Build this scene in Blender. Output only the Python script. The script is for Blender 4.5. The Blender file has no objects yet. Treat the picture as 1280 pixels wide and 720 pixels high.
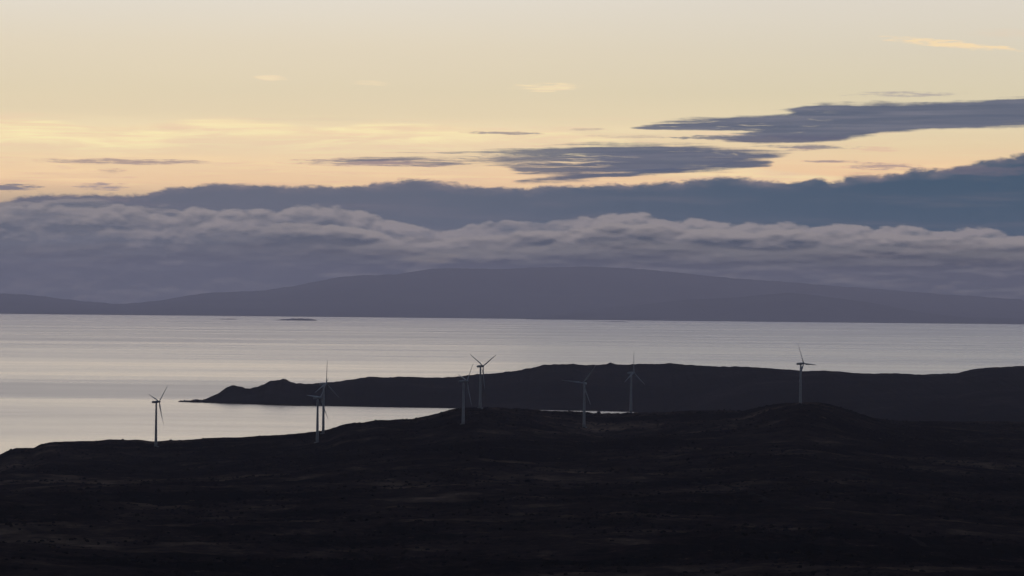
# Coastal wind farm at dusk: dark moorland, a headland, a pale sea, far hills in haze.
import bpy, math, random
import numpy as np
from mathutils import Vector, Matrix

random.seed(7)
sc = bpy.context.scene
col = sc.collection
PI = math.pi

# ------------------------------------------------------------------ camera
H = 230.0            # metres above the sea
F = 5000.0           # focal length in photo pixels (1280 wide)
EYE = 384.0          # row of eye level at the centre column
ROLL = math.atan(0.0098)
PITCH = math.atan((EYE - 360.0) / F)
cd = bpy.data.cameras.new('camera')
cam = bpy.data.objects.new('camera', cd)
col.objects.link(cam)
fwd = Vector((0, math.cos(PITCH), math.sin(PITCH)))
up0 = Vector((0, -math.sin(PITCH), math.cos(PITCH)))
rt0 = Vector((1, 0, 0))
RT = rt0 * math.cos(ROLL) + up0 * math.sin(ROLL)
UP = up0 * math.cos(ROLL) - rt0 * math.sin(ROLL)
m3 = Matrix((RT, UP, -fwd)).transposed()
cam.matrix_world = Matrix.Translation((0, 0, H)) @ m3.to_4x4()
cd.sensor_width = 36.0
cd.lens = 36.0 * F / 1280.0
cd.clip_start = 1.0
cd.clip_end = 300000.0
sc.camera = cam


def ray(x, y):
    """azimuth and slope (rise per metre of ground range) of a photo pixel"""
    d = fwd * F + RT * (x - 640.0) + UP * (360.0 - y)
    return math.atan2(d.x, d.y), d.z / math.hypot(d.x, d.y)


def curve(pts):
    th, sl = zip(*[ray(x, y) for x, y in pts])
    return np.array(th), np.array(sl)


def azx(x):
    return math.atan2(x - 640.0, F)


# ------------------------------------------------------------------ noise
def _hash(ix, iy, seed):
    h = (ix.astype(np.int64) * 374761393 + iy.astype(np.int64) * 668265263 + seed * 974711) & 0x7fffffff
    h = ((h ^ (h >> 13)) * 1274126177) & 0x7fffffff
    h = h ^ (h >> 16)
    return (h & 0xffff) / 65535.0 * 2 * PI


def perlin(x, y, seed=0):
    ix, iy = np.floor(x), np.floor(y)
    fx, fy = x - ix, y - iy

    def g(dx, dy):
        a = _hash(ix + dx, iy + dy, seed)
        return np.cos(a) * (fx - dx) + np.sin(a) * (fy - dy)
    u = fx * fx * fx * (fx * (fx * 6 - 15) + 10)
    v = fy * fy * fy * (fy * (fy * 6 - 15) + 10)
    a = g(0, 0) * (1 - u) + g(1, 0) * u
    b = g(0, 1) * (1 - u) + g(1, 1) * u
    return (a * (1 - v) + b * v) * 1.5


def fbm(x, y, seed=0, octv=4, gain=.5):
    s, a = 0, 1.0
    for k in range(octv):
        s = s + a * perlin(x * 2 ** k + 17.3 * k, y * 2 ** k - 9.1 * k, seed + k)
        a *= gain
    return s


def smooth(t):
    t = np.clip(t, 0, 1)
    return t * t * (3 - 2 * t)


# ------------------------------------------------------------------ object helpers
def mesh_np(name, verts, faces, mat, parent=None, shade=True):
    me = bpy.data.meshes.new(name)
    verts = np.asarray(verts, dtype=np.float32)
    if isinstance(faces, np.ndarray):
        n, kk = faces.shape
        me.vertices.add(len(verts))
        me.vertices.foreach_set('co', verts.ravel())
        me.loops.add(n * kk)
        me.loops.foreach_set('vertex_index', faces.astype(np.int32).ravel())
        me.polygons.add(n)
        me.polygons.foreach_set('loop_start', np.arange(0, n * kk, kk, dtype=np.int32))
        me.update(calc_edges=True)
    else:
        me.from_pydata([tuple(map(float, v)) for v in verts], [], faces)
    me.validate()
    me.polygons.foreach_set('use_smooth', [shade] * len(me.polygons))
    me.materials.append(mat)
    o = bpy.data.objects.new(name, me)
    col.objects.link(o)
    if parent is not None:
        o.parent = parent
    return o


def grid_faces(nr, nc, wrap=False):
    i = np.arange(nr - 1)[:, None]
    j = np.arange(nc if wrap else nc - 1)[None, :]
    j2 = (j + 1) % nc
    a = i * nc + j
    b = i * nc + j2
    return np.stack([a, b, b + nc, a + nc], -1).reshape(-1, 4)


def structure(o, kind='structure'):
    o['kind'] = kind
    return o


# ------------------------------------------------------------------ node helpers
class NT:
    def __init__(s, tree):
        s.t = tree
        s.t.nodes.clear()

    def n(s, typ, **kw):
        nd = s.t.nodes.new(typ)
        for k, v in kw.items():
            setattr(nd, k, v)
        return nd

    def put(s, sock, v):
        if hasattr(v, 'is_output') or isinstance(v, bpy.types.NodeSocket):
            s.t.links.new(v, sock)
        else:
            sock.default_value = v

    def m(s, op, a, b=0.0, c=0.0, clamp=False):
        nd = s.n('ShaderNodeMath', operation=op)
        nd.use_clamp = clamp
        s.put(nd.inputs[0], a)
        s.put(nd.inputs[1], b)
        s.put(nd.inputs[2], c)
        return nd.outputs[0]

    def add(s, a, b): return s.m('ADD', a, b)
    def sub(s, a, b): return s.m('SUBTRACT', a, b)
    def mul(s, a, b): return s.m('MULTIPLY', a, b)

    def sstep(s, v, lo, hi):
        nd = s.n('ShaderNodeMapRange', interpolation_type='SMOOTHSTEP')
        s.put(nd.inputs['Value'], v)
        s.put(nd.inputs['From Min'], lo)
        s.put(nd.inputs['From Max'], hi)
        return nd.outputs[0]

    def lin(s, v, lo, hi, a=0.0, b=1.0):
        nd = s.n('ShaderNodeMapRange')
        s.put(nd.inputs['Value'], v)
        s.put(nd.inputs['From Min'], lo)
        s.put(nd.inputs['From Max'], hi)
        s.put(nd.inputs['To Min'], a)
        s.put(nd.inputs['To Max'], b)
        return nd.outputs[0]

    def vec(s, x, y, z=0.0):
        nd = s.n('ShaderNodeCombineXYZ')
        s.put(nd.inputs[0], x)
        s.put(nd.inputs[1], y)
        s.put(nd.inputs[2], z)
        return nd.outputs[0]

    def noise(s, vec, scale=1.0, detail=5, rough=.55, dist=0.0):
        """noise centred on 0, about -1..1"""
        nd = s.n('ShaderNodeTexNoise')
        s.put(nd.inputs['Vector'], vec)
        s.put(nd.inputs['Scale'], scale)
        s.put(nd.inputs['Detail'], float(detail))
        s.put(nd.inputs['Roughness'], rough)
        s.put(nd.inputs['Distortion'], dist)
        return s.mul(s.sub(nd.outputs['Fac'], 0.5), 3.0)

    def mix(s, fac, a, b):
        nd = s.n('ShaderNodeMix', data_type='RGBA')
        s.put(nd.inputs['Factor'], fac)
        for k, v in ((6, a), (7, b)):
            if isinstance(v, tuple) and len(v) == 3:
                v = (*v, 1.0)
            s.put(nd.inputs[k], v)
        return nd.outputs[2]

    def ramp(s, v, stops):
        """stops: (value 0..1, rgb linear)"""
        nd = s.n('ShaderNodeValToRGB')
        cr = nd.color_ramp
        while len(cr.elements) < len(stops):
            cr.elements.new(0.5)
        for e, (p, c) in zip(cr.elements, stops):
            e.position = p
        for e, (p, c) in zip(cr.elements, stops):
            e.color = (*c, 1.0)
        s.put(nd.inputs[0], v)
        return nd.outputs[0]

    def fcurve(s, v, pts):
        """pts in 0..1 x 0..1"""
        nd = s.n('ShaderNodeFloatCurve')
        c = nd.mapping.curves[0]
        pts = sorted(pts)
        while len(c.points) < len(pts):
            c.points.new(0.5, 0.5)
        for p, (x, y) in zip(c.points, pts):
            p.location = (x, y)
            p.handle_type = 'AUTO'
        nd.mapping.use_clip = False
        nd.mapping.update()
        s.put(nd.inputs['Value'], v)
        return nd.outputs[0]


def lin1(v):
    v /= 255.0
    return v / 12.92 if v <= .04045 else ((v + .055) / 1.055) ** 2.4


def material(name):
    m = bpy.data.materials.new(name)
    m.use_nodes = True
    return m, NT(m.node_tree)


def principled(T, color, rough=.9, spec=.2, normal=None):
    b = T.n('ShaderNodeBsdfPrincipled')
    T.put(b.inputs['Base Color'], color if not isinstance(color, tuple) else (*color, 1.0))
    T.put(b.inputs['Roughness'], rough)
    T.put(b.inputs['Specular IOR Level'], spec)
    if normal is not None:
        T.put(b.inputs['Normal'], normal)
    o = T.n('ShaderNodeOutputMaterial')
    T.t.links.new(b.outputs[0], o.inputs[0])
    return b


# ------------------------------------------------------------------ haze
SIGMA = 1.12e-5       # extinction per metre
BOXTOP = 1380.0
BOXFAR = 118000.0
LINF = (0.190, 0.190, 0.250)   # colour the air tends to, used to aim the sky colours behind it


def obs(r, g, b, V):
    """sky colour that looks like sRGB r,g,b when seen through the haze at V photo pixels above eye level"""
    d = min(BOXFAR, (BOXTOP - H) / max((V + 4) / F, 1e-4))
    T = math.exp(-SIGMA * d)
    return tuple(max((lin1(c) - L * (1 - T)) / T, 0.004) for c, L in zip((r, g, b), LINF))


# ------------------------------------------------------------------ world
SUN_AZ = azx(230)
SUN_EL = math.radians(4.0)
world = bpy.data.worlds.new('World')
sc.world = world
world.use_nodes = True
W = NT(world.node_tree)
tc = W.n('ShaderNodeTexCoord')
sx = W.n('ShaderNodeSeparateXYZ')
W.put(sx.inputs[0], tc.outputs['Generated'])
dx, dy, dz = sx.outputs
A = W.mul(W.m('ARCTAN2', dx, dy), F)                 # bearing in 1/5000 rad, 0 straight ahead
V = W.sub(W.mul(W.m('ARCSINE', dz), F), EYE - 380.0)                     # elevation in the same unit


def AV(x, y):
    th, sl = ray(x, y)
    return th * F, math.atan(sl) * F - (EYE - 380.0)


def skycurve(pts, jitter=0):
    P = []
    for x, y in pts:
        a, v = AV(x, y)
        P.append(((a + 700) / 1400.0, v / 400.0))
    return W.mul(W.fcurve(W.lin(A, -700, 700), P), 400.0)


def P(kx, ky, seed, dA=0.0, dV=0.0, tilt=0.0):
    a = W.mul(W.add(A, dA), 1.0 / kx)
    v = W.add(V, dV)
    if tilt:
        v = W.add(v, W.mul(A, tilt))
    return W.vec(a, W.mul(v, 1.0 / ky), seed)


def gstop(y, r, g, b):
    v = 380.0 - y
    return ((v + 40) / 800.0, obs(r, g, b, max(v, 1)))


gt = W.m('DIVIDE', W.add(V, 40.0), 800.0)
left = W.ramp(gt, sorted([gstop(400, 86, 88, 105), gstop(350, 92, 95, 112), gstop(300, 104, 105, 118),
              gstop(250, 205, 178, 152), gstop(232, 236, 200, 163), gstop(205, 240, 211, 172), gstop(185, 234, 210, 175),
              gstop(150, 229, 211, 178), gstop(115, 226, 211, 181), gstop(60, 227, 214, 190), gstop(0, 228, 220, 206),
              gstop(-300, 216, 216, 219)]))
right = W.ramp(gt, sorted([gstop(400, 84, 84, 98), gstop(350, 84, 89, 104), gstop(300, 92, 97, 110),
              gstop(250, 200, 168, 148), gstop(225, 236, 194, 158), gstop(205, 238, 202, 163), gstop(180, 233, 209, 170),
              gstop(150, 228, 212, 178), gstop(115, 219, 207, 178), gstop(60, 219, 209, 188), gstop(0, 222, 214, 200),
              gstop(-300, 213, 214, 218)]))
c = W.mix(W.sstep(A, -300, 620), left, right)


def over(c, mask, colr):
    return W.mix(mask, c, colr)


# very soft brightening veil above the bank (thin cirrus catching the sun), stronger on the left
veil = W.noise(P(330, 15, 3.1, tilt=.004), detail=6, rough=.55, dist=.4)
band = W.mul(W.sstep(V, 178, 200), W.sub(1.0, W.sstep(V, 218, 236)))
band = W.mul(W.sstep(W.add(V, W.mul(veil, 12.0)), 176, 204), W.sub(1.0, W.sstep(W.add(V, W.mul(veil, 14.0)), 215, 240)))
mv = W.mul(W.sstep(W.add(veil, W.lin(A, -640, 640, .42, -.15)), -.25, .75), band)
c = over(c, W.mul(mv, .5), obs(253, 233, 188, 200))
shn = W.noise(P(95, 9, 12.5, tilt=.01), detail=6, rough=.62, dist=.3)
sht = skycurve([(0, 147), (60, 148), (120, 155), (180, 153), (240, 148), (290, 148), (340, 151), (420, 157), (460, 151), (520, 152), (580, 156), (640, 160), (720, 166), (800, 176), (900, 200), (1280, 240)])
shd = W.sub(W.add(sht, W.mul(shn, 4.0)), V)
shm = W.mul(W.sstep(shd, -1.0, 6.0), W.sub(1.0, W.sstep(shd, 22, 48)))
shb = W.noise(P(150, 13, 17.5, tilt=-.01), detail=6, rough=.6, dist=.5)
c = over(c, W.mul(shm, W.lin(A, -200, 260, .95, .6)), W.mix(W.sstep(shb, -.5, .5), obs(238, 211, 176, 215), obs(254, 236, 184, 215)))
c = over(c, W.mul(W.mul(W.sstep(W.noise(P(140, 5, 9.7), detail=7, rough=.66, dist=.3), .0, .7), band), .65), obs(238, 202, 174, 205))
low = W.mul(W.sstep(V, 130, 150), W.sub(1.0, W.sstep(V, 172, 188)))
c = over(c, W.mul(W.mul(W.sstep(W.noise(P(200, 9, 5.7, tilt=.006), detail=7, rough=.66, dist=.3), -.2, .6), low), .75), obs(255, 219, 172, 170))
c = over(c, W.mul(W.mul(W.sstep(W.noise(P(130, 7, 15.2, tilt=-.006), detail=7, rough=.68, dist=.3), .05, .8), low), .6), obs(205, 176, 162, 160))
# broad, barely seen variation of the clear sky
c = over(c, W.mul(W.sstep(W.noise(P(700, 90, 21.0), detail=4), -.6, .9), .10), obs(206, 198, 184, 330))


SHARED = {}


def blob(cx, cy, rx, ry, seed, colr, k, tilt=0.0, soft=1.0, streak=(40, 3)):
    """one wisp: a soft ellipse broken up by streaky noise"""
    a0, v0 = AV(cx, cy)
    ua = W.m('DIVIDE', W.sub(A, a0), rx)
    vv = W.sub(W.sub(V, v0), W.mul(W.sub(A, a0), tilt))
    uv = W.m('DIVIDE', vv, ry)
    r2 = W.add(W.mul(ua, ua), W.mul(uv, uv))
    key = 0 if streak[1] < 3 else (1 if streak[1] < 5 else 2)
    if key not in SHARED:
        SHARED[key] = W.add(W.noise(P((75, 48, 65)[key], (2.6, 3.4, 7)[key], 31.0 + key, tilt=.01), detail=3, rough=.6),
                            W.mul(W.noise(P((16, 14, 16)[key], (2.2, 3.0, 5)[key], 35.0 + key), detail=3, rough=.6), .5))
    mm = W.sstep(W.add(W.sub(1.0, r2), W.mul(SHARED[key], 1.15)), 0.0, soft * 1.25)
    return over(c, W.mul(mm, k), colr)


warm = obs(244, 222, 186, 275)
c = blob(336, 97, 22, 5, 31, warm, .9, soft=1.0)
c = blob(462, 104, 26, 4, 32, warm, .6, soft=1.2)
c = blob(680, 109, 42, 6, 33, obs(245, 223, 184, 275), 1.0, soft=1.0)
c = blob(1185, 55, 100, 5, 34, obs(247, 220, 178, 330), 1.0, tilt=-.085, soft=.9)
c = blob(1260, 42, 60, 6, 35, obs(228, 205, 180, 330), .5, tilt=0, soft=1.5)
mauve = obs(150, 132, 140, 178)
c = blob(150, 202, 120, 4.2, 41, mauve, .75, streak=(60, 2.5), soft=.9)
c = blob(135, 213, 30, 3.5, 42, mauve, .5, soft=1.0)
c = blob(130, 233, 34, 6, 43, obs(150, 137, 147, 150), .8, soft=1.0)
c = blob(15, 234, 42, 6.5, 44, obs(122, 120, 136, 150), .9, soft=.8)
c = blob(480, 203, 120, 6, 45, mauve, .85, streak=(60, 2.5), soft=.9)
c = blob(625, 166, 54, 2.6, 46, obs(148, 136, 142, 215), .8, soft=.8)
c = blob(744, 162, 32, 2.2, 47, obs(180, 160, 152, 215), .6, soft=.9)
c = blob(790, 171, 60, 2.4, 48, obs(168, 150, 148, 215), .4, soft=.9)
c = blob(1130, 118, 70, 4, 49, obs(165, 156, 160, 262), .7, soft=1.1)


def lens(top, bot, seed, colr, amp, k=.96, st=(190, 6), soft=5.0):
    t = skycurve(top)
    b = skycurve(bot)
    nn = W.noise(P(st[0], st[1], seed, tilt=-.012), detail=7, rough=.58, dist=.25)
    n2 = W.noise(P(34, 13, seed + 3.3), detail=4, rough=.6)
    nt = W.add(W.mul(nn, amp), W.mul(n2, 2.4))
    mm = W.m('MINIMUM', W.sub(W.add(t, nt), V), W.add(W.sub(V, b), nt))
    return W.mul(W.sstep(mm, -.6, soft), k), nn


slate = obs(90, 99, 120, 215)
# long lens-shaped cloud, upper right
m1, n1 = lens([(0, 260), (700, 210), (770, 165), (800, 156), (850, 149), (930, 144), (985, 138), (1010, 130), (1100, 127), (1180, 126), (1280, 121)],
              [(0, 200), (700, 140), (770, 152), (800, 160), (850, 163), (900, 165), (950, 171), (1000, 177), (1050, 176), (1100, 170), (1160, 164), (1280, 160)], 51, slate, W.lin(A, 100, 420, 12.0, 6.0))
gap = W.noise(W.vec(W.mul(A, 1 / 130.), W.mul(W.add(V, W.mul(W.noise(P(80, 10, 58), detail=3), 4.0)), 1 / 8.0), 59.0), detail=6, rough=.66, dist=.3)
m1 = W.mul(m1, W.m('MAXIMUM', W.sstep(gap, -.75, -.2), W.sstep(A, 240, 420)))
c = over(c, m1, W.mix(W.sstep(n1, -.5, .9), slate, obs(116, 118, 134, 230)))
# its ragged foot
m1, n1 = lens([(0, 260), (830, 200), (870, 176), (910, 169), (1000, 168), (1060, 172), (1110, 200), (1280, 230)],
              [(0, 200), (830, 160), (870, 174), (910, 180), (1000, 181), (1060, 176), (1110, 160), (1280, 160)], 55, slate, 9, k=.95)
c = over(c, m1, obs(104, 106, 124, 205))
# second lens, centre
m2, n2 = lens([(0, 270), (330, 240), (390, 205), (470, 196), (520, 193), (560, 191), (620, 186), (700, 180), (760, 178), (860, 179), (930, 184), (990, 189), (1020, 200), (1100, 260), (1280, 260)],
              [(0, 190), (330, 190), (390, 200), (470, 204), (520, 206), (570, 207), (620, 208), (660, 222), (700, 224), (760, 221), (860, 214), (930, 206), (970, 200), (1020, 184), (1100, 180), (1280, 180)],
              61, slate, W.lin(A, -60, 140, 13.0, 5.0), st=(130, 3.6), soft=7.0)
yy = W.add(W.sub(380.0, V), W.mul(A, .0098))
lower = W.mul(W.sstep(W.add(A, W.mul(W.sub(yy, 203.0), 3.6)), 82.0, 150.0), W.sstep(W.add(yy, W.mul(n2, 7.0)), 188.0, 199.0))
sw = W.noise(P(90, 9, 68), detail=3)
strk = W.noise(W.vec(W.mul(A, 1 / 150.), W.mul(W.add(V, W.mul(sw, 4.0)), 1 / 7.5), 67.0), detail=6, rough=.68, dist=.35)
rim = W.mul(W.sub(1.0, W.sstep(yy, 180.0, 190.0)), .5)
strk = W.sstep(W.add(strk, W.add(rim, W.lin(A, -240, 220, -.12, .34))), -.38, .25)
m2 = W.mul(m2, W.m('MAXIMUM', strk, lower))
c = over(c, W.mul(m2, W.lin(A, -90, 110, .82, 1.0)), W.mix(W.sstep(n2, -.6, .9), obs(90, 99, 121, 185), obs(110, 113, 130, 185)))
m2, n2 = lens([(0, 270), (600, 240), (640, 226), (680, 219), (760, 214), (860, 205), (960, 200), (990, 220), (1280, 270)],
              [(0, 190), (600, 210), (640, 228), (680, 229), (760, 225), (860, 217), (960, 207), (990, 190), (1280, 190)],
              65, slate, 6, st=(110, 6))
c = over(c, m2, obs(97, 103, 123, 165))
# small wisps right
c = blob(1100, 208, 60, 5, 71, obs(160, 138, 144, 175), .75, streak=(40, 3.5))
c = blob(1045, 202, 40, 2.2, 72, obs(150, 132, 142, 180), .75)
c = blob(900, 172, 70, 3.5, 75, obs(112, 114, 130, 200), .85, soft=.8)
c = blob(1015, 184, 60, 3.2, 76, obs(124, 120, 134, 195), .8, soft=.9)
c = blob(1000, 187, 28, 2.6, 73, obs(150, 130, 138, 190), .65)
c = blob(1095, 187, 36, 4, 74, obs(222, 186, 164, 190), .6)

# main bank, slate blue, with a ragged upper edge
bt = skycurve([(0, 250), (60, 243), (120, 241), (180, 240), (215, 234), (290, 228), (340, 231), (420, 232), (470, 229), (500, 226), (525, 223),
               (560, 229), (640, 233), (700, 229), (760, 229), (850, 226), (900, 222), (980, 225), (1060, 222), (1130, 214), (1180, 211), (1220, 202), (1280, 193)])
be = W.add(W.mul(W.noise(P(46, 20, 81), detail=7, rough=.66, dist=.3), 8.0), W.mul(W.noise(P(180, 30, 82), detail=3), 3.0))
bd = W.sub(W.add(bt, be), V)                          # depth below the edge
bm = W.sstep(bd, -1.5, 4.5)
bn = W.noise(P(210, 16, 84), detail=6, rough=.55, dist=.3)
bcol = W.mix(W.sstep(A, -420, 560), obs(108, 111, 126, 145), obs(84, 98, 117, 135))
bcol = W.mix(W.mul(W.sstep(bn, -.1, 1.0), .55), bcol, obs(124, 118, 130, 140))
bcol = W.mix(W.mul(W.sub(1.0, W.sstep(bd, 0, 13)), W.sstep(W.noise(P(60, 18, 87), detail=4), -.5, .6)), bcol, obs(138, 128, 136, 150))
c = over(c, bm, bcol)
c = blob(1240, 213, 90, 7, 86, obs(118, 112, 126, 170), .6, streak=(60, 5))


# cumulus rows: each has a billowing upper edge, pale where it faces the sky above, fading down
def row(c, pts, seed, amp, ctop, cbase, fade, relief, puff=(44, 24), edge=3.2, kk=1.0, gap=None):
    t = skycurve(pts)
    warp = W.mul(W.noise(P(70, 40, seed + 7), detail=2), 10.0)
    pa, pv = puff

    def bil(dv):
        a = W.mul(W.add(A, W.add(warp, -dv * .5)), 1.0 / pa)
        v = W.mul(W.add(V, dv), 1.0 / pv)
        vo = W.n('ShaderNodeTexVoronoi', feature='F1', voronoi_dimensions='2D')
        W.put(vo.inputs['Vector'], W.vec(W.add(a, seed * .37), v, 0.0))
        vo.inputs['Scale'].default_value = 1.0
        vo.inputs['Detail'].default_value = 2.0
        vo.inputs['Roughness'].default_value = .5
        return W.sub(.55, vo.outputs['Distance'])
    b0 = bil(0.0)
    b1 = bil(5.0)
    fine = W.noise(P(24, 12, seed + 5), detail=7, rough=.66)
    d = W.sub(W.add(t, W.add(W.mul(b0, amp * 1.7), W.mul(fine, amp * .7))), V)
    mask = W.sstep(d, -1.0, edge)
    if gap is not None:
        mask = W.mul(mask, gap)
    lit = W.add(W.mul(W.sub(b0, b1), relief * 2.2), W.mul(fine, .16))
    sh = W.add(W.sub(1.0, W.sstep(d, 0.0, fade)), lit)
    sh = W.m('MINIMUM', W.m('MAXIMUM', sh, 0.0), 1.0)
    colr = W.mix(sh, cbase, ctop)
    return over(c, W.mul(mask, kk), colr)


c = row(c, [(0, 252), (60, 248), (110, 247), (170, 254), (215, 259), (260, 290), (1280, 330)], 141, 5.0, obs(142, 136, 141, 125), obs(112, 114, 127, 120), 12, .8, puff=(80, 12), kk=.75)
patch = W.sstep(W.noise(P(160, 40, 93), detail=4), -.75, .15)
c = row(c, [(0, 256), (60, 253), (110, 252), (200, 262), (260, 259), (330, 263), (380, 257), (420, 258), (450, 263), (490, 271), (520, 279),
            (560, 283), (600, 277), (640, 276), (690, 275), (740, 266), (790, 264), (830, 270), (880, 274), (960, 276), (1050, 279), (1150, 283), (1280, 287)],
        101, 6.0, obs(146, 140, 145, 118), W.mix(W.sstep(A, -400, 500), obs(105, 108, 122, 105), obs(100, 106, 119, 105)), 40, .75, puff=(60, 30),
        gap=W.m('MAXIMUM', patch, W.sstep(A, -50, 250)))
c = row(c, [(0, 282), (80, 278), (160, 280), (230, 276), (300, 283), (370, 276), (430, 280), (500, 292), (560, 296), (640, 290), (700, 285), (760, 279), (850, 281),
            (950, 285), (1050, 289), (1150, 292), (1280, 294)],
        111, 4.5, obs(146, 140, 144, 98), W.mix(W.sstep(A, -400, 500), obs(99, 102, 117, 80), obs(94, 98, 113, 80)), 26, .6, puff=(78, 26), gap=W.sstep(A, -470, -180))
c = row(c, [(0, 302), (120, 300), (260, 300), (350, 296), (430, 300), (500, 302), (540, 304), (600, 303), (700, 300), (800, 298), (900, 302), (1000, 304), (1100, 302), (1200, 300), (1280, 302)],
        121, 4.0, W.mix(W.sstep(A, -300, -100), obs(110, 110, 123, 75), obs(136, 132, 137, 75)),
        W.mix(W.sstep(A, -400, 500), obs(96, 99, 115, 60), obs(86, 91, 107, 60)), 36, .55, puff=(110, 18), edge=9.0, kk=.55)
c = blob(540, 322, 42, 10, 131, obs(136, 130, 133, 60), .65, soft=1.5, streak=(60, 8))
c = blob(470, 317, 80, 4, 132, obs(128, 123, 130, 62), .45, soft=1.5, streak=(60, 8))
c = blob(330, 322, 90, 3.5, 133, obs(120, 118, 128, 60), .4, soft=1.5, streak=(60, 8))
c = blob(1010, 327, 130, 12, 134, obs(112, 112, 122, 55), .35, soft=1.6, streak=(70, 8))
c = blob(1220, 322, 90, 12, 135, obs(108, 108, 118, 55), .3, soft=1.6, streak=(70, 8))

# above and away from the glow the dusk sky falls off: Nishita sky for the high dome
sky = W.n('ShaderNodeTexSky', sky_type='NISHITA')
sky.sun_disc = False
sky.sun_elevation = SUN_EL
sky.sun_rotation = SUN_AZ
sky.air_density = 1.0
sky.dust_density = 1.5
sky.ozone_density = 2.0
nsc = W.n('ShaderNodeVectorMath', operation='SCALE')
W.put(nsc.inputs[0], sky.outputs[0])
nsc.inputs["Scale"].default_value = 0.30
tnt = W.n('ShaderNodeMix', data_type='RGBA', blend_type='MULTIPLY')
tnt.inputs['Factor'].default_value = 1.0
W.put(tnt.inputs[6], nsc.outputs[0])
tnt.inputs[7].default_value = (.93, .97, 1.22, 1.0)
high = tnt.outputs[2]
high = W.mix(W.sstep(W.m('ABSOLUTE', A), 6500, 10500), high, W.mix(1.0, high, (.035, .045, .07)))
wh = W.sstep(V, 600, 3000)
behind = W.sstep(W.m('ABSOLUTE', A), 1500, 7500)
c = W.mix(W.m('MAXIMUM', wh, W.mul(behind, .92)), c, high)
c = W.mix(W.sub(1.0, W.sstep(V, -300, -20)), c, (.05, .05, .07))
bg = W.n('ShaderNodeBackground')
W.put(bg.inputs['Color'], c)
bg.inputs['Strength'].default_value = 1.0
wo = W.n('ShaderNodeOutputWorld')
W.t.links.new(bg.outputs[0], wo.inputs[0])
world.cycles.sampling_method = 'MANUAL'
world.cycles.sample_map_resolution = 1024

# faint, wide, warm last light from behind the cloud bank
sd = bpy.data.lights.new('sun', 'SUN')
sd.energy = 0.01
sd.color = (1.0, .78, .55)
sd.angle = math.radians(10)
sun = bpy.data.objects.new('sun', sd)
col.objects.link(sun)
sun.location = (0, 0, 600)
sdir = Vector((math.sin(SUN_AZ) * math.cos(SUN_EL), math.cos(SUN_AZ) * math.cos(SUN_EL), math.sin(SUN_EL)))
sun.rotation_euler = sdir.to_track_quat('Z', 'Y').to_euler()

# ------------------------------------------------------------------ materials
def ground_mat(name, dark, mid, pale, scale=1.0, bump=1.2):
    m, T = material(name)
    g = T.n('ShaderNodeNewGeometry')
    p = g.outputs['Position']
    a = T.noise(p, scale=.0035 * scale, detail=8, rough=.62, dist=.6)
    b = T.noise(p, scale=.018 * scale, detail=7, rough=.65)
    f = T.noise(p, scale=.11 * scale, detail=5, rough=.7)
    t = T.add(T.mul(a, 1.2), T.add(T.mul(b, .7), T.mul(f, .45)))
    cc = T.mix(T.sstep(t, -.45, .45), dark, mid)
    cc = T.mix(T.sstep(T.add(T.mul(b, .7), T.mul(a, .9)), .12, 1.15), cc, pale)
    cc = T.mix(T.mul(T.sstep(T.add(f, T.mul(b, .4)), .35, 1.0), .6), cc, pale)
    bp = T.n('ShaderNodeBump')
    bp.inputs['Distance'].default_value = bump
    bp.inputs['Strength'].default_value = .9
    T.put(bp.inputs['Height'], T.add(T.mul(f, .5), T.mul(b, 2.0)))
    principled(T, cc, 1.0, 0.0, bp.outputs[0])
    return m


moor = ground_mat('moor', (.001, .001, .0016), (.024, .0145, .0115), (.19, .120, .072))
head = ground_mat('headland heath', (.003, .003, .0045), (.012, .0095, .010), (.045, .034, .028), scale=.6)
far = ground_mat('far hill', (.03, .035, .03), (.05, .055, .04), (.06, .06, .05), scale=.06, bump=.1)
rock = ground_mat('dark rock', (.02, .02, .02), (.05, .048, .045), (.10, .095, .09), scale=12, bump=.3)
track = ground_mat('worn track', (.008, .007, .006), (.022, .019, .015), (.04, .035, .028), scale=3)

white, T = material('weathered white paint')
g = T.n('ShaderNodeNewGeometry')
nn = T.noise(g.outputs['Position'], scale=.5, detail=5)
principled(T, T.mix(T.sstep(nn, -.4, 1.0), (.36, .36, .36), (.28, .28, .28)), .6, .2)

# sea: rough water with smoother wind lanes
seam, T = material('sea water')
g = T.n('ShaderNodeNewGeometry')
sp = T.n('ShaderNodeSeparateXYZ')
T.put(sp.inputs[0], g.outputs['Position'])
X, Y, Z = sp.outputs
lane = T.noise(T.vec(T.mul(X, 1 / 5200.), T.mul(Y, 1 / 1700.), 4.0), detail=6, rough=.55, dist=.6)
lane2 = T.noise(T.vec(T.mul(X, 1 / 1500.), T.mul(Y, 1 / 520.), 9.0), detail=5, rough=.6, dist=.4)
lane3 = T.noise(T.vec(T.mul(X, 1 / 380.), T.mul(Y, 1 / 170.), 2.0), detail=4, rough=.6, dist=.3)
q = T.fcurve(T.lin(Y, 5100, 26200), [(0, .10), (.10, .11), (.16, .13), (.20, .20), (.24, .30), (.31, .32), (.345, .27), (.37, .16), (.42, .13), (.53, .14), (.60, .24), (.70, .26), (.85, .30), (1, .36)])
w = T.add(q, T.add(T.mul(lane, .26), T.add(T.mul(lane2, .13), T.mul(lane3, .05))))
rough = T.lin(w, 0.0, 1.0, .16, .52)
b = T.n('ShaderNodeBsdfPrincipled')
b.inputs['Base Color'].default_value = (.012, .02, .026, 1)
b.inputs['IOR'].default_value = 1.62
T.put(b.inputs['Roughness'], rough)
bp = T.n('ShaderNodeBump')
bp.inputs['Strength'].default_value = .25
bp.inputs['Distance'].default_value = 1.0
T.put(bp.inputs['Height'], T.noise(g.outputs['Position'], scale=.02, detail=6, rough=.7))
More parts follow.
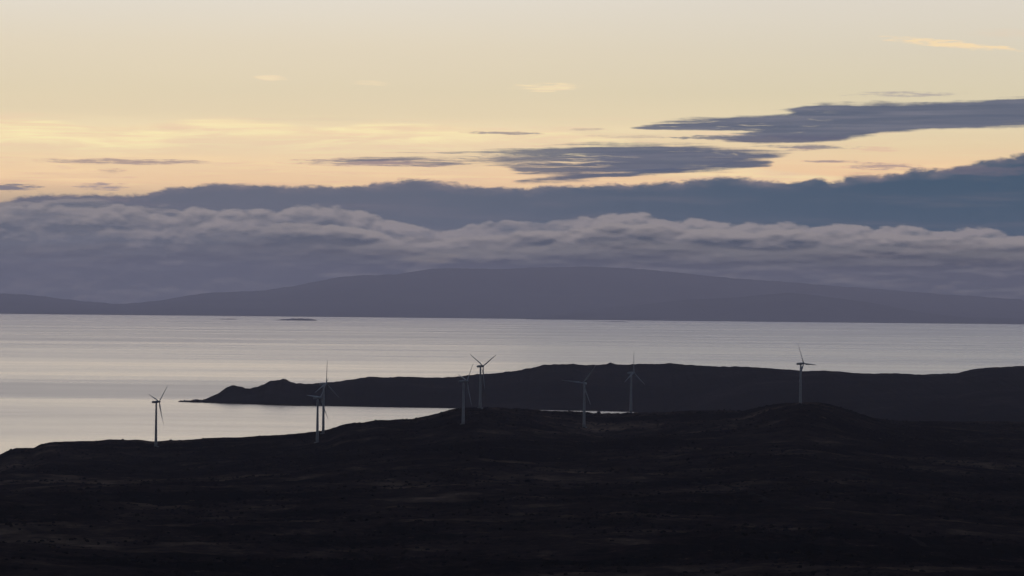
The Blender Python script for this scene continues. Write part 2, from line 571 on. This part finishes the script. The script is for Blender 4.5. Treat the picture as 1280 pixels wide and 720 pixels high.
T.put(b.inputs['Normal'], bp.outputs[0])
o = T.n('ShaderNodeOutputMaterial')
T.t.links.new(b.outputs[0], o.inputs[0])

# ------------------------------------------------------------------ sea
SX, SY0, SY1 = 58000.0, -7000.0, 116500.0
xs = np.linspace(-SX, SX, 40)
ys = np.linspace(SY0, SY1, 60)
gx, gy = np.meshgrid(xs, ys)
structure(mesh_np('sea', np.stack([gx, gy, gx * 0], -1).reshape(-1, 3), grid_faces(60, 40), seam))

# ------------------------------------------------------------------ near moorland
near_pts = [(0, 569), (8, 565), (20, 561), (42, 560.5), (50, 556), (62, 553), (72, 552.5), (100, 552), (125, 551.5), (138, 550), (160, 551), (172, 550), (186, 552), (197, 552.5), (212, 551),
            (240, 550), (262, 548), (300, 547), (325, 545), (345, 544), (375, 542), (395, 540), (405, 538.5), (412, 537), (425, 532),
            (440, 529), (452, 529), (462, 527), (475, 525.5), (488, 525.5), (500, 524), (518, 523.5), (535, 520), (548, 516.5), (562, 512.5), (575, 510), (590, 509),
            (625, 509.5), (640, 511.5), (650, 511), (662, 511), (675, 513.5), (700, 514), (707, 513.8), (714, 514), (722, 515), (745, 516.5), (775, 517), (790, 516), (800, 516), (830, 515.5), (860, 513.5), (880, 513),
            (930, 513.5), (945, 510), (960, 506.5), (980, 504), (1000, 502.8), (1020, 503), (1036, 505), (1050, 509), (1065, 514), (1080, 519), (1092, 522.5),
            (1110, 525), (1140, 527), (1200, 527), (1280, 527)]
c_th, c_sl = curve(near_pts)
s_th, s_sl = curve([(-400, 575), (0, 566), (250, 553), (450, 538), (650, 524), (850, 520), (1000, 520), (1150, 530), (1400, 532)])
rc_x = [-500, 0, 200, 400, 600, 750, 900, 1000, 1080, 1280, 1800]
rc_r = [4300, 4700, 4950, 4900, 4900, 5250, 5150, 4880, 5000, 5300, 5500]
rc_th = [azx(v) for v in rc_x]
rng = np.random.RandomState(3)


def near_z(th, r):
    """height of the moorland at azimuth th (rad) and range r (m)"""
    th, r = np.broadcast_arrays(np.asarray(th, float), np.asarray(r, float))
    x, y = r * np.sin(th), r * np.cos(th)
    Rc = np.interp(th, rc_th, rc_r)
    sl = np.interp(th, c_th, c_sl)
    zc = H + sl * Rc
    jag = np.interp(th, [azx(600), azx(650), azx(800), azx(860)], [.5, 1.6, 1.6, .6])
    zc = zc + perlin(x / 38, y / 400, 40) * .6 + (np.abs(perlin(x / 15, y / 200, 41)) * 1.1 + np.abs(perlin(x / 6, y / 120, 42)) * .6 - .4) * jag
    zc = zc * np.where(np.abs(th) > .2, np.clip(1 - (np.abs(th) - .2) * .3, .5, 1), 1)
    z0 = 70.0 + 8 * np.sin(th * 20)
    zs = H + np.interp(th, s_th, s_sl) * Rc
    wc = smooth((r - (Rc - 900 + 260 * perlin(x / 300, y / 300, 44))) / 620)
    u = (r - 2350) / (Rc - 2350)
    zz = zs + (zc - zs) * wc
    mid = z0 + (zz - z0) * smooth(u * .9 + .1 * u * u)
    rise = z0 + (228.2 - z0) * np.clip(1 - r / 2350, 0, 1) ** 2
    z = np.where(u < 0, rise, mid)
    amp = smooth(r / 900) * smooth((Rc - r) / 420 + .02)
    n = fbm(x / 780, y / 620, 5, 3) * 7.5 + fbm(x / 210, y / 150, 9, 4, .6) * 3.6 + np.abs(perlin(x / 95, y / 60, 12)) * 1.6
    n += fbm(x / 26, y / 20, 15, 3, .6) * 1.0
    # dark knoll below the right-hand turbine
    z = z + amp * n + smooth(r / 900) * fbm(x / 22, y / 22, 25, 3, .6) * .22
    lim = H + (sl - .0005) * r
    z = np.where((r < Rc - 12) & (r > 1200), np.minimum(z, lim - .35 * smooth((Rc - r) / 300) * 4), z)
    k = (r - Rc) / 620.0
    z = np.where(k > 0, z - (zc + 6) * smooth(k) , z)
    return np.maximum(z, -6)


FH = .15
thf = np.linspace(-FH, FH, 1150)
thc = np.linspace(FH, 2 * PI - FH, 120)[1:-1]
th = np.concatenate([thf, thc])
rr = np.concatenate([np.geomspace(2, 2100, 70), np.arange(2110, 5300, 8), np.linspace(5305, 6200, 60)])
TH, RR = np.meshgrid(th, rr)
ZZ = near_z(TH, RR)
verts = np.stack([RR * np.sin(TH), RR * np.cos(TH), ZZ], -1).reshape(-1, 3)
faces = grid_faces(len(rr), len(th), wrap=True)
faces = faces[:, ::-1]
structure(mesh_np('moorland', verts, faces, moor))
# small cap under the camera
cap = [(0, 0, 228.25)] + [tuple(v) for v in verts[:len(th)]]
structure(mesh_np('hilltop', cap, [[0, i + 1, (i + 1) % len(th) + 1][::-1] for i in range(len(th))], moor))

# low heather and gorse clumps over the moor, too many to count
rg = np.random.RandomState(11)
N = 26000
ct = rg.uniform(-.142, .142, N)
cr = 2150 + (5200 - 2150) * rg.uniform(0, 1, N) ** .8
cx_, cy_ = cr * np.sin(ct), cr * np.cos(ct)
dens = fbm(cx_ / 170, cy_ / 130, 91, 3)
keep = (dens + rg.uniform(-.45, .45, N) > .05) & (cr < np.interp(ct, rc_th, rc_r) + 10)
ct, cr, cx_, cy_ = ct[keep], cr[keep], cx_[keep], cy_[keep]
N = len(ct)
cz_ = near_z(ct, cr)
sz = rg.uniform(.7, 1.9, N) * (1 + .5 * (rg.uniform(0, 1, N) > .93))
hgt = sz * rg.uniform(.45, .8, N)
K = 7
vv = np.zeros((N, 2 * K + 1, 3))
for k in range(K):
    a_ = 2 * PI * k / K + rg.uniform(-.3, .3, N)
    q_ = rg.uniform(.75, 1.3, N) * sz
    vv[:, k] = np.stack([cx_ + np.cos(a_) * q_, cy_ + np.sin(a_) * q_, cz_ - .5], -1)
    q_ = rg.uniform(.5, .85, N) * sz
    vv[:, K + k] = np.stack([cx_ + np.cos(a_) * q_, cy_ + np.sin(a_) * q_, cz_ + hgt * rg.uniform(.45, .95, N)], -1)
vv[:, 2 * K] = np.stack([cx_, cy_, cz_ + hgt], -1)
tf = []
for k in range(K):
    k2 = (k + 1) % K
    tf += [(k, k2, K + k2), (k, K + k2, K + k), (K + k, K + k2, 2 * K)]
tf = (np.array(tf)[None] + (np.arange(N) * (2 * K + 1))[:, None, None]).reshape(-1, 3)
hm0 = ground_mat('heather', (.002, .002, .002), (.008, .0065, .006), (.03, .022, .015), scale=3)
hc = structure(mesh_np('heather', vv.reshape(-1, 3), tf, hm0, shade=False), 'stuff')
hc['label'] = 'dark low heather and gorse clumps scattered over the moor'

# ------------------------------------------------------------------ headland
hp = [(225, 501.6), (235, 500.6), (245, 500.2), (252, 500), (262, 497), (268, 494), (275, 490.5), (283, 486), (290, 482.2), (294, 482), (300, 483), (306, 485), (313, 487), (322, 484), (330, 480), (338, 477), (347, 474.5),
      (353, 474.3), (360, 476), (370, 479), (380, 480), (400, 479.5), (420, 477.5), (440, 474.5), (455, 472), (464, 471), (480, 472), (500, 471), (512, 470.8),
      (530, 472), (555, 472), (575, 470.5), (595, 468), (620, 466.5), (650, 463), (665, 460), (680, 455.8), (700, 455.3), (718, 455), (730, 456.4), (745, 456.6),
      (758, 455.3), (763, 453.6), (767, 455), (780, 456), (800, 454.8), (820, 455), (840, 454), (850, 455.5), (875, 457), (900, 458.5), (936, 458.4), (950, 460), (978, 461.8), (1000, 464.5), (1030, 464),
      (1060, 466.5), (1090, 468), (1120, 468), (1140, 469), (1170, 468.5), (1195, 468), (1210, 464.5), (1222, 462), (1248, 459.5), (1280, 458.5)]
h_th, h_sl = curve(hp)
foot = [(225, 502.6), (260, 503.5), (320, 505.5), (370, 507.3), (440, 508.3), (540, 509.8), (620, 511.5), (760, 514), (830, 516.5)]
foot_th, foot_r = [], []
for x_, y_ in foot:
    a_, s_ = ray(x_, y_)
    foot_th.append(a_)
    foot_r.append(-H / s_)
for x_, r_ in ((950, 7800), (1100, 7000), (1280, 6500), (1700, 6300)):
    foot_th.append(azx(x_))
    foot_r.append(r_)


def head_z(th, r):
    th, r = np.broadcast_arrays(np.asarray(th, float), np.asarray(r, float))
    x, y = r * np.sin(th), r * np.cos(th)
    Rf = np.interp(th, foot_th, foot_r) + perlin(x / 160, y / 900, 60) * 25
    px = np.tan(th) * F + 640
    dR = np.interp(px, [215, 250, 300, 360, 480, 690, 850, 1280], [18, 45, 240, 420, 650, 950, 1250, 2900])
    Rr = Rf + dR
    sl = np.interp(th, h_th, h_sl)
    zc = np.maximum(H + sl * Rr + perlin(x / 60, y / 900, 61) * 1.0 + (np.abs(perlin(x / 24, y / 900, 62)) - .2) * np.interp(px, [330, 480], [5.0, 2.2]) + (np.abs(perlin(x / 10, y / 900, 63)) - .2) * 1.2, .6)
    taper = smooth((px - 219) / 10)
    zc = zc * taper - 3 * (1 - taper)
    u = (r - Rf) / dR
    prof = np.clip(u, 0, 1) ** .62
    prof = .75 * prof + .25 * smooth(u)
    z = zc * prof
    amp = smooth(u * 3) * smooth((1 - u) * 4) * np.clip(zc / 60, 0, 1)
    z = z + amp * (fbm(x / 420, y / 420, 70, 4, .55) * 6 + np.abs(perlin(x / 120, y / 120, 73)) * 3)
    lim = H + (sl - .0004) * r
    z = np.where(u < .97, np.minimum(z, lim), z)
    z = np.where(u < 0, -4, z)
    k = (r - Rr) / np.maximum(dR * 1.0, 60)
    z = np.where(u > 1, zc - (zc + 5) * smooth(k * .9), z)
    return np.where((px < 219), -4, z)


th = np.linspace(azx(205), .19, 1000)
un = np.concatenate([np.linspace(-.08, 1.05, 120), np.linspace(1.07, 2.4, 30)])
TH, UN = np.meshgrid(th, un)
px_ = np.tan(TH) * F + 640
dR_ = np.interp(px_, [215, 250, 300, 360, 480, 690, 850, 1280], [18, 45, 240, 420, 650, 950, 1250, 2900])
RR = np.interp(TH, foot_th, foot_r) + UN * dR_ + 0
verts = np.stack([RR * np.sin(TH), RR * np.cos(TH), head_z(TH, RR)], -1).reshape(-1, 3)
structure(mesh_np('headland', verts, grid_faces(len(un), len(th))[:, ::-1], head))


# ------------------------------------------------------------------ far hills across the water
def far_range(name, pts, r0, depth, seed, rough=14.0, lowest=7, ease=.8):
    t_, s_ = curve(pts)
    xs_ = [p[0] for p in pts]
    th = np.linspace(azx(-2400), azx(3700), 900)
    uu = np.linspace(0, 1, 90)
    TH, U = np.meshgrid(th, uu)
    sl = np.interp(TH, t_, s_)
    R = r0 + depth * U
    x, y = R * np.sin(TH), R * np.cos(TH)
    Rr = r0 + depth * .5
    zc = np.maximum(H + sl * Rr, lowest)
    zc = zc * np.where((TH < t_[0]) | (TH > t_[-1]), 1 + .35 * perlin(TH * 22, TH * 0 + seed * 1.0, seed), 1)
    zc = np.maximum(zc + perlin(TH * 420, TH * 0 + .5, seed + 3) * rough * .6 + perlin(TH * 1500, TH * 0 + .5, seed + 4) * rough * .22, lowest)
    prof = np.where(U < .5, (np.clip(U / .5, 0, 1)) ** ease, 1 - smooth((U - .5) / .5))
    z = zc * prof + smooth(U * 3) * smooth((.5 - U) * 4) * fbm(x / 2600, y / 2600, seed + 9, 5, .6) * np.clip(zc * .14, .2, 60) - 2
    z = np.where(U < .48, np.minimum(z, H + (sl - .0001) * R), z)
    coast = smooth(U * 30)
    z = np.maximum(z, -2) * 1.0
    z = np.where(U > .01, np.maximum(z, 3 * coast if lowest > 0 else -6), -2)
    verts = np.stack([x, y, z], -1).reshape(-1, 3)
    return structure(mesh_np(name, verts, grid_faces(len(uu), len(th))[:, ::-1], far))


far_range('distant_hills', [(0, 367), (30, 368), (60, 371), (110, 377), (150, 380), (190, 377), (225, 371), (265, 365), (300, 364.5), (330, 363), (360, 358.5), (400, 351), (425, 346),
                            (455, 344), (490, 343), (515, 340), (540, 336), (570, 335), (620, 336), (680, 334), (740, 333), (800, 336), (860, 342), (920, 348), (980, 352), (1040, 357), (1120, 363), (1200, 369), (1280, 374)],
          79500, 35000, 200, 22, 9, 1.4)
far_range('coastal_hills', [(0, 402), (600, 403), (680, 396), (720, 389), (760, 384), (800, 381), (850, 375), (880, 373.5), (930, 371), (960, 367.5), (988, 366), (1010, 367.5),
                            (1050, 373), (1085, 377.5), (1120, 384), (1150, 390), (1200, 396), (1280, 398)],
          76500, 9000, 230, 8, -6)


# islets
def islet(x0, x1, ybase, hgt, seed):
    a0, s0 = ray(x0, ybase)
    a1, s1 = ray(x1, ybase)
    R = -H / ((s0 + s1) / 2)
    n, mm = 60, 12
    V_ = []
    for j in range(mm):
        v = j / (mm - 1) * 2 - 1
        for i in range(n):
            u = i / (n - 1) * 2 - 1
            th = a0 + (a1 - a0) * i / (n - 1)
            r = R + v * 260
            e = max(0, 1 - u * u) ** .6 * max(0, 1 - v * v) ** .5
            z = -3 + (hgt + 3) * e * (1 + .35 * float(perlin(np.array(i / 7.0), np.array(v * 2 + .3), seed))) * (1 + .25 * u)
            V_.append((r * math.sin(th), r * math.cos(th), z))
    return structure(mesh_np('islet', np.array(V_), grid_faces(mm, n), rock))


islet(344, 397, 400.6, 27, 301)
islet(273, 297, 399.2, 9, 302)
islet(750, 788, 402.4, 8, 303)


# skerries off the tip of the headland
for x0, x1, y0, hh in ((228, 240, 501.8, 3.2), (244, 262, 502.4, 5.0)):
    a0, s0 = ray(x0, y0)
    a1, _ = ray(x1, y0)
    R = -H / s0
    n, mm = 40, 10
    V_ = []
    for j in range(mm):
        v = j / (mm - 1) * 2 - 1
        for i in range(n):
            u = i / (n - 1) * 2 - 1
            t_ = a0 + (a1 - a0) * i / (n - 1)
            r = R + v * 30
            e = max(0, 1 - u * u) ** .5 * max(0, 1 - v * v) ** .5
            z = -1 + (hh + 1) * e * (1 + .6 * float(perlin(np.array(i / 4.0), np.array(v + .3), 310 + int(x0))))
            V_.append((r * math.sin(t_), r * math.cos(t_), z))
    structure(mesh_np('skerry', np.array(V_), grid_faces(mm, n), rock))


# ------------------------------------------------------------------ tracks over the moor (draped ribbons)
def find_r(x, y, far_first=False):
    """range at which the sight line through a photo pixel meets the moorland"""
    a, s = ray(x, y)
    r = np.arange(2000, 5290, 4.0)
    hit = near_z(a, r) >= H + s * r
    k = np.argmax(hit) if hit.any() else len(r) - 1
    return a, float(r[k])


def ribbon(name, pts, width):
    P_ = []
    for x, y in pts:
        a, r = find_r(x, y)
        P_.append(Vector((r * math.sin(a), r * math.cos(a), 0)))
    Q = []
    for a_, b_ in zip(P_[:-1], P_[1:]):
        n = max(2, int((b_ - a_).length / 9))
        Q += [a_.lerp(b_, i / n) for i in range(n)]
    Q.append(P_[-1])
    V_, Fc = [], []
    for i, q in enumerate(Q):
        d = (Q[min(i + 1, len(Q) - 1)] - Q[max(i - 1, 0)]).normalized()
        nrm = Vector((-d.y, d.x, 0))
        wob = width * (1 + .35 * math.sin(i * .7) + .2 * math.sin(i * 1.9))
        for s_ in (-1, -.33, .33, 1):
            p = q + nrm * (s_ * wob / 2 + 2.5 * math.sin(i * .21))
            r = math.hypot(p.x, p.y)
            p.z = float(near_z(math.atan2(p.x, p.y), r)) + .18
            V_.append(p[:])
    for i in range(len(Q) - 1):
        for k in range(3):
            Fc.append([i * 4 + k, i * 4 + k + 1, i * 4 + k + 5, i * 4 + k + 4])
    return structure(mesh_np(name, V_, Fc, track))


ribbon('track', [(866, 603), (888, 605), (920, 611), (948, 622), (990, 631), (1040, 642), (1090, 658), (1140, 672), (1185, 688)], 4)
ribbon('path', [(1066, 594), (1100, 603), (1150, 612), (1210, 622), (1275, 628)], 4)


# ------------------------------------------------------------------ wind turbines
def ring_loft(rings):
    """rings: list of lists of points, closed both ends"""
    V_, Fc = [], []
    n = len(rings[0])
    for r in rings:
        V_ += [tuple(p) for p in r]
    for i in range(len(rings) - 1):
        for j in range(n):
            k = (j + 1) % n
            Fc.append([i * n + j, i * n + k, (i + 1) * n + k, (i + 1) * n + j])
    Fc.append(list(range(n))[::-1])
    Fc.append([(len(rings) - 1) * n + j for j in range(n)])
    return V_, Fc


BL = 27.2   # blade length beyond the hub


def blade_mesh():
    rings = []
    for k in range(17):
        t = k / 16
        r = .9 + BL * t
        if t < .06:
            ch, th_ = 1.2, 1.15
        else:
            u = (t - .06) / .94
            ch = (2.25 * smooth(np.array(u / .16)) + 1.2 * (1 - smooth(np.array(u / .16)))) * (1 - .80 * max(0, (u - .12) / .88) ** .9)
            th_ = 1.15 * (1 - smooth(np.array(u / .2))) + ch * (.26 - .12 * u)
        tw = -math.radians(26 * (1 - t) ** 2 + 2)
        ring = []
        for j in range(12):
            a = 2 * PI * j / 12
            cx = math.cos(a) * ch / 2 - ch * .18 * min(1, t / .15)
            cy = math.sin(a) * th_ / 2 * (1 if t < .06 else (.55 + .45 * math.cos(a)) + .25)
            ring.append((cy * math.cos(tw) - cx * math.sin(tw) + (.9 * t * t), cx * math.cos(tw) + cy * math.sin(tw), -r))
        rings.append(ring)
    return ring_loft(rings)


def tower_mesh(h):
    rings = []
    for k in range(13):
        t = k / 12
        r = 1.72 - .72 * t
        rings.append([(r * math.cos(2 * PI * j / 24), r * math.sin(2 * PI * j / 24), h * t) for j in range(24)])
    V_, Fc = ring_loft(rings)
    return V_, Fc


def nacelle_mesh():
    rings = []
    for x, w, hh, zc in ((-5.6, .5, .6, .1), (-5.5, .95, 1.0, .1), (-4.9, 1.2, 1.3, .05), (-2, 1.3, 1.45, 0), (1.2, 1.3, 1.45, 0), (2.4, 1.2, 1.3, -.05), (3.1, 1.0, 1.05, -.05)):
        ring = []
        for j in range(20):
            a = 2 * PI * j / 20
            ca, sa = math.cos(a), math.sin(a)
            ring.append((x, w * math.copysign(abs(ca) ** .5, ca), zc + hh * math.copysign(abs(sa) ** .5, sa)))
        rings.append(ring)
    return ring_loft(rings)


def hub_mesh():
    rings = []
    for x, r in ((-.9, .95), (-.6, 1.15), (.2, 1.2), (.8, 1.05), (1.3, .75), (1.65, .4), (1.78, .08)):
        rings.append([(x, r * math.cos(2 * PI * j / 20), r * math.sin(2 * PI * j / 20)) for j in range(20)])
    return ring_loft(rings)


def base_mesh():
    rings = []
    for z, r in ((-1.5, 3.6), (.22, 3.6), (.34, 3.45), (.36, 2.0)):
        rings.append([(r * math.cos(2 * PI * j / 24), r * math.sin(2 * PI * j / 24), z) for j in range(24)])
    return ring_loft(rings)


concrete, T = material('concrete')
g = T.n('ShaderNodeNewGeometry')
principled(T, T.mix(T.sstep(T.noise(g.outputs['Position'], scale=.8), -.5, .8), (.28, .27, .26), (.20, .20, .19)), .9, .2)

# shared meshes are built once
bm_ = mesh_np('blade', *blade_mesh(), white)
nm_ = mesh_np('nacelle', *nacelle_mesh(), white)
hm_ = mesh_np('hub', *hub_mesh(), white)
fm_ = mesh_np('foundation', *base_mesh(), concrete, shade=False)
PROTO = {'blade': bm_.data, 'nacelle': nm_.data, 'hub': hm_.data, 'foundation': fm_.data}
for o_ in (bm_, nm_, hm_, fm_):
    bpy.data.objects.remove(o_)


def part(name, data, parent):
    o = bpy.data.objects.new(name, data)
    col.objects.link(o)
    o.parent = parent
    return o


GROUP = 'wind turbines standing on the dark moor'
# tower x, base row, hub row, foreshortening of the rotor, bearing of the down-most blade
turbs = [
    (194.8, 558, 502.3, .40, 11, 'leftmost wind turbine, standing alone against the pale bay'),
    (396.6, 553, 497, .55, 24, 'lower wind turbine of the close pair against the bay, its foot nearer'),
    (404.0, 542, 479.5, .55, 53, 'higher wind turbine of the close pair, one blade pointing up past the headland ridge'),
    (579.0, 530, 476.5, .36, 14, 'dim wind turbine just left of the one with a Y shaped rotor'),
    (600.2, 509.5, 457.6, .65, -1, 'wind turbine on the central knoll, two blades raised in a wide Y'),
    (730.0, 533, 478.4, .90, 24, 'wind turbine with its tower crossing the thin strip of bright water'),
    (788.6, 515.5, 465.5, .57, 56, 'wind turbine at the right end of the thin water strip, blade straight up'),
    (1000.5, 504, 453.2, .57, 86, 'rightmost wind turbine, alone on the dark rounded hill'),
]
for i, (bx, by, hy, fs, ph, label) in enumerate(turbs):
    a, s = ray(bx, by)
    r = np.arange(5290, 3600, -3.0)
    rc = float(np.interp(a, rc_th, rc_r))
    rs = np.arange(rc, 3600, -3.0)
    ok = near_z(a, rs) <= H + s * rs
    R = float(rs[np.argmax(ok)]) if ok.any() else rc
    X0, Y0 = R * math.sin(a), R * math.cos(a)
    Z0 = float(near_z(a, R))
    th_px = (by - hy) * math.hypot(R, 0) / F
    hubh = min(max(th_px, 44), 62)
    print('turbine', i, 'range', round(R), 'ground', round(Z0, 1), 'hub height', round(hubh, 1))
    root = bpy.data.objects.new('wind_turbine', None)
    col.objects.link(root)
    root.location = (X0, Y0, Z0 - .15)
    root['label'] = label
    root['category'] = 'wind turbine'
    root['group'] = GROUP
    tw = mesh_np('tower', *tower_mesh(hubh - 1.3), white, root)
    part('foundation', PROTO['foundation'], root)
    # axis: to the right and towards the viewer; fs = |sin| of its turn from the picture plane
    yaw = -math.asin(min(fs, .99)) if i != 5 else -math.asin(.90)
    if i == 5:
        yaw = -PI + math.asin(.92)      # this one has turned nearly face-on, hub just left of its tower
        yaw = -PI / 2 - .42
    nc = part('nacelle', PROTO['nacelle'], root)
    nc.location = (0, 0, hubh)
    nc.rotation_euler = (0, math.radians(-5), yaw)
    hb = part('hub', PROTO['hub'], root)
    hm = Matrix.Translation((0, 0, hubh)) @ Matrix.Rotation(yaw, 4, 'Z') @ Matrix.Rotation(math.radians(-5), 4, 'Y') @ Matrix.Translation((4.1, 0, 0))
    # blade swing: positive turns the low blade to the picture's right
    side = 1.0
    hb.matrix_local = hm @ Matrix.Rotation(math.radians(ph * side), 4, 'X')
    for k in range(3):
        bl = part('blade', PROTO['blade'], hb)
        bl.rotation_euler = (math.radians(120 * k), 0, 0)

# ------------------------------------------------------------------ a lone boulder on the skyline of the near land
a, _ = ray(748.5, 516)
Rb = float(np.interp(a, rc_th, rc_r)) - 6
n, mm = 20, 12
V_, Fc = [], []
for j in range(mm + 1):
    la = -PI / 2 + PI * j / mm
    for i in range(n):
        lo = 2 * PI * i / n
        q_ = 1 + .22 * float(perlin(np.array(math.cos(lo) * 1.7 + 3), np.array(math.sin(lo) * 1.7 + la * 1.4), 400))
        V_.append((2.3 * q_ * math.cos(la) * math.cos(lo), 1.9 * q_ * math.cos(la) * math.sin(lo), 1.1 + 1.9 * q_ * math.sin(la)))
for j in range(mm):
    for i in range(n):
        k = (i + 1) % n
        Fc.append([j * n + i, j * n + k, (j + 1) * n + k, (j + 1) * n + i])
bo = mesh_np('boulder', V_, Fc, rock, shade=False)
bo.location = (Rb * math.sin(a), Rb * math.cos(a), float(near_z(a, Rb)))
bo['label'] = 'lone dark boulder on the near skyline, against the thin strip of bright water'
bo['category'] = 'boulder'

# ------------------------------------------------------------------ air
hz = bpy.data.meshes.new('haze')
x0, x1, y0, y1, z0, z1 = -60000, 60000, -8000, BOXFAR, -8, BOXTOP
hz.from_pydata([(x0, y0, z0), (x1, y0, z0), (x1, y1, z0), (x0, y1, z0), (x0, y0, z1), (x1, y0, z1), (x1, y1, z1), (x0, y1, z1)], [],
               [(0, 3, 2, 1), (4, 5, 6, 7), (0, 1, 5, 4), (1, 2, 6, 5), (2, 3, 7, 6), (3, 0, 4, 7)])
hm_, T = material('haze')
pv = T.n('ShaderNodeVolumePrincipled')
pv.inputs['Color'].default_value = (.96, .87, 1.0, 1)
pv.inputs['Density'].default_value = SIGMA
pv.inputs['Density Attribute'].default_value = ''
hm_.cycles.homogeneous_volume = True
pv.inputs['Anisotropy'].default_value = .35
o = T.n('ShaderNodeOutputMaterial')
T.t.links.new(pv.outputs[0], o.inputs['Volume'])
hz.materials.append(hm_)
ho = bpy.data.objects.new('haze', hz)
col.objects.link(ho)
structure(ho, 'stuff')
ho['label'] = 'thin blue grey evening haze over the sea and hills'

# ------------------------------------------------------------------ render settings
sc.view_settings.view_transform = 'Standard'
sc.view_settings.look = 'None'
sc.view_settings.exposure = 0
sc.view_settings.gamma = 1
sc.view_settings.use_curve_mapping = False
sc.render.engine = 'CYCLES'
sc.cycles.use_denoising = True
sc.cycles.max_bounces = 6
sc.cycles.volume_bounces = 0
sc.cycles.transparent_max_bounces = 8
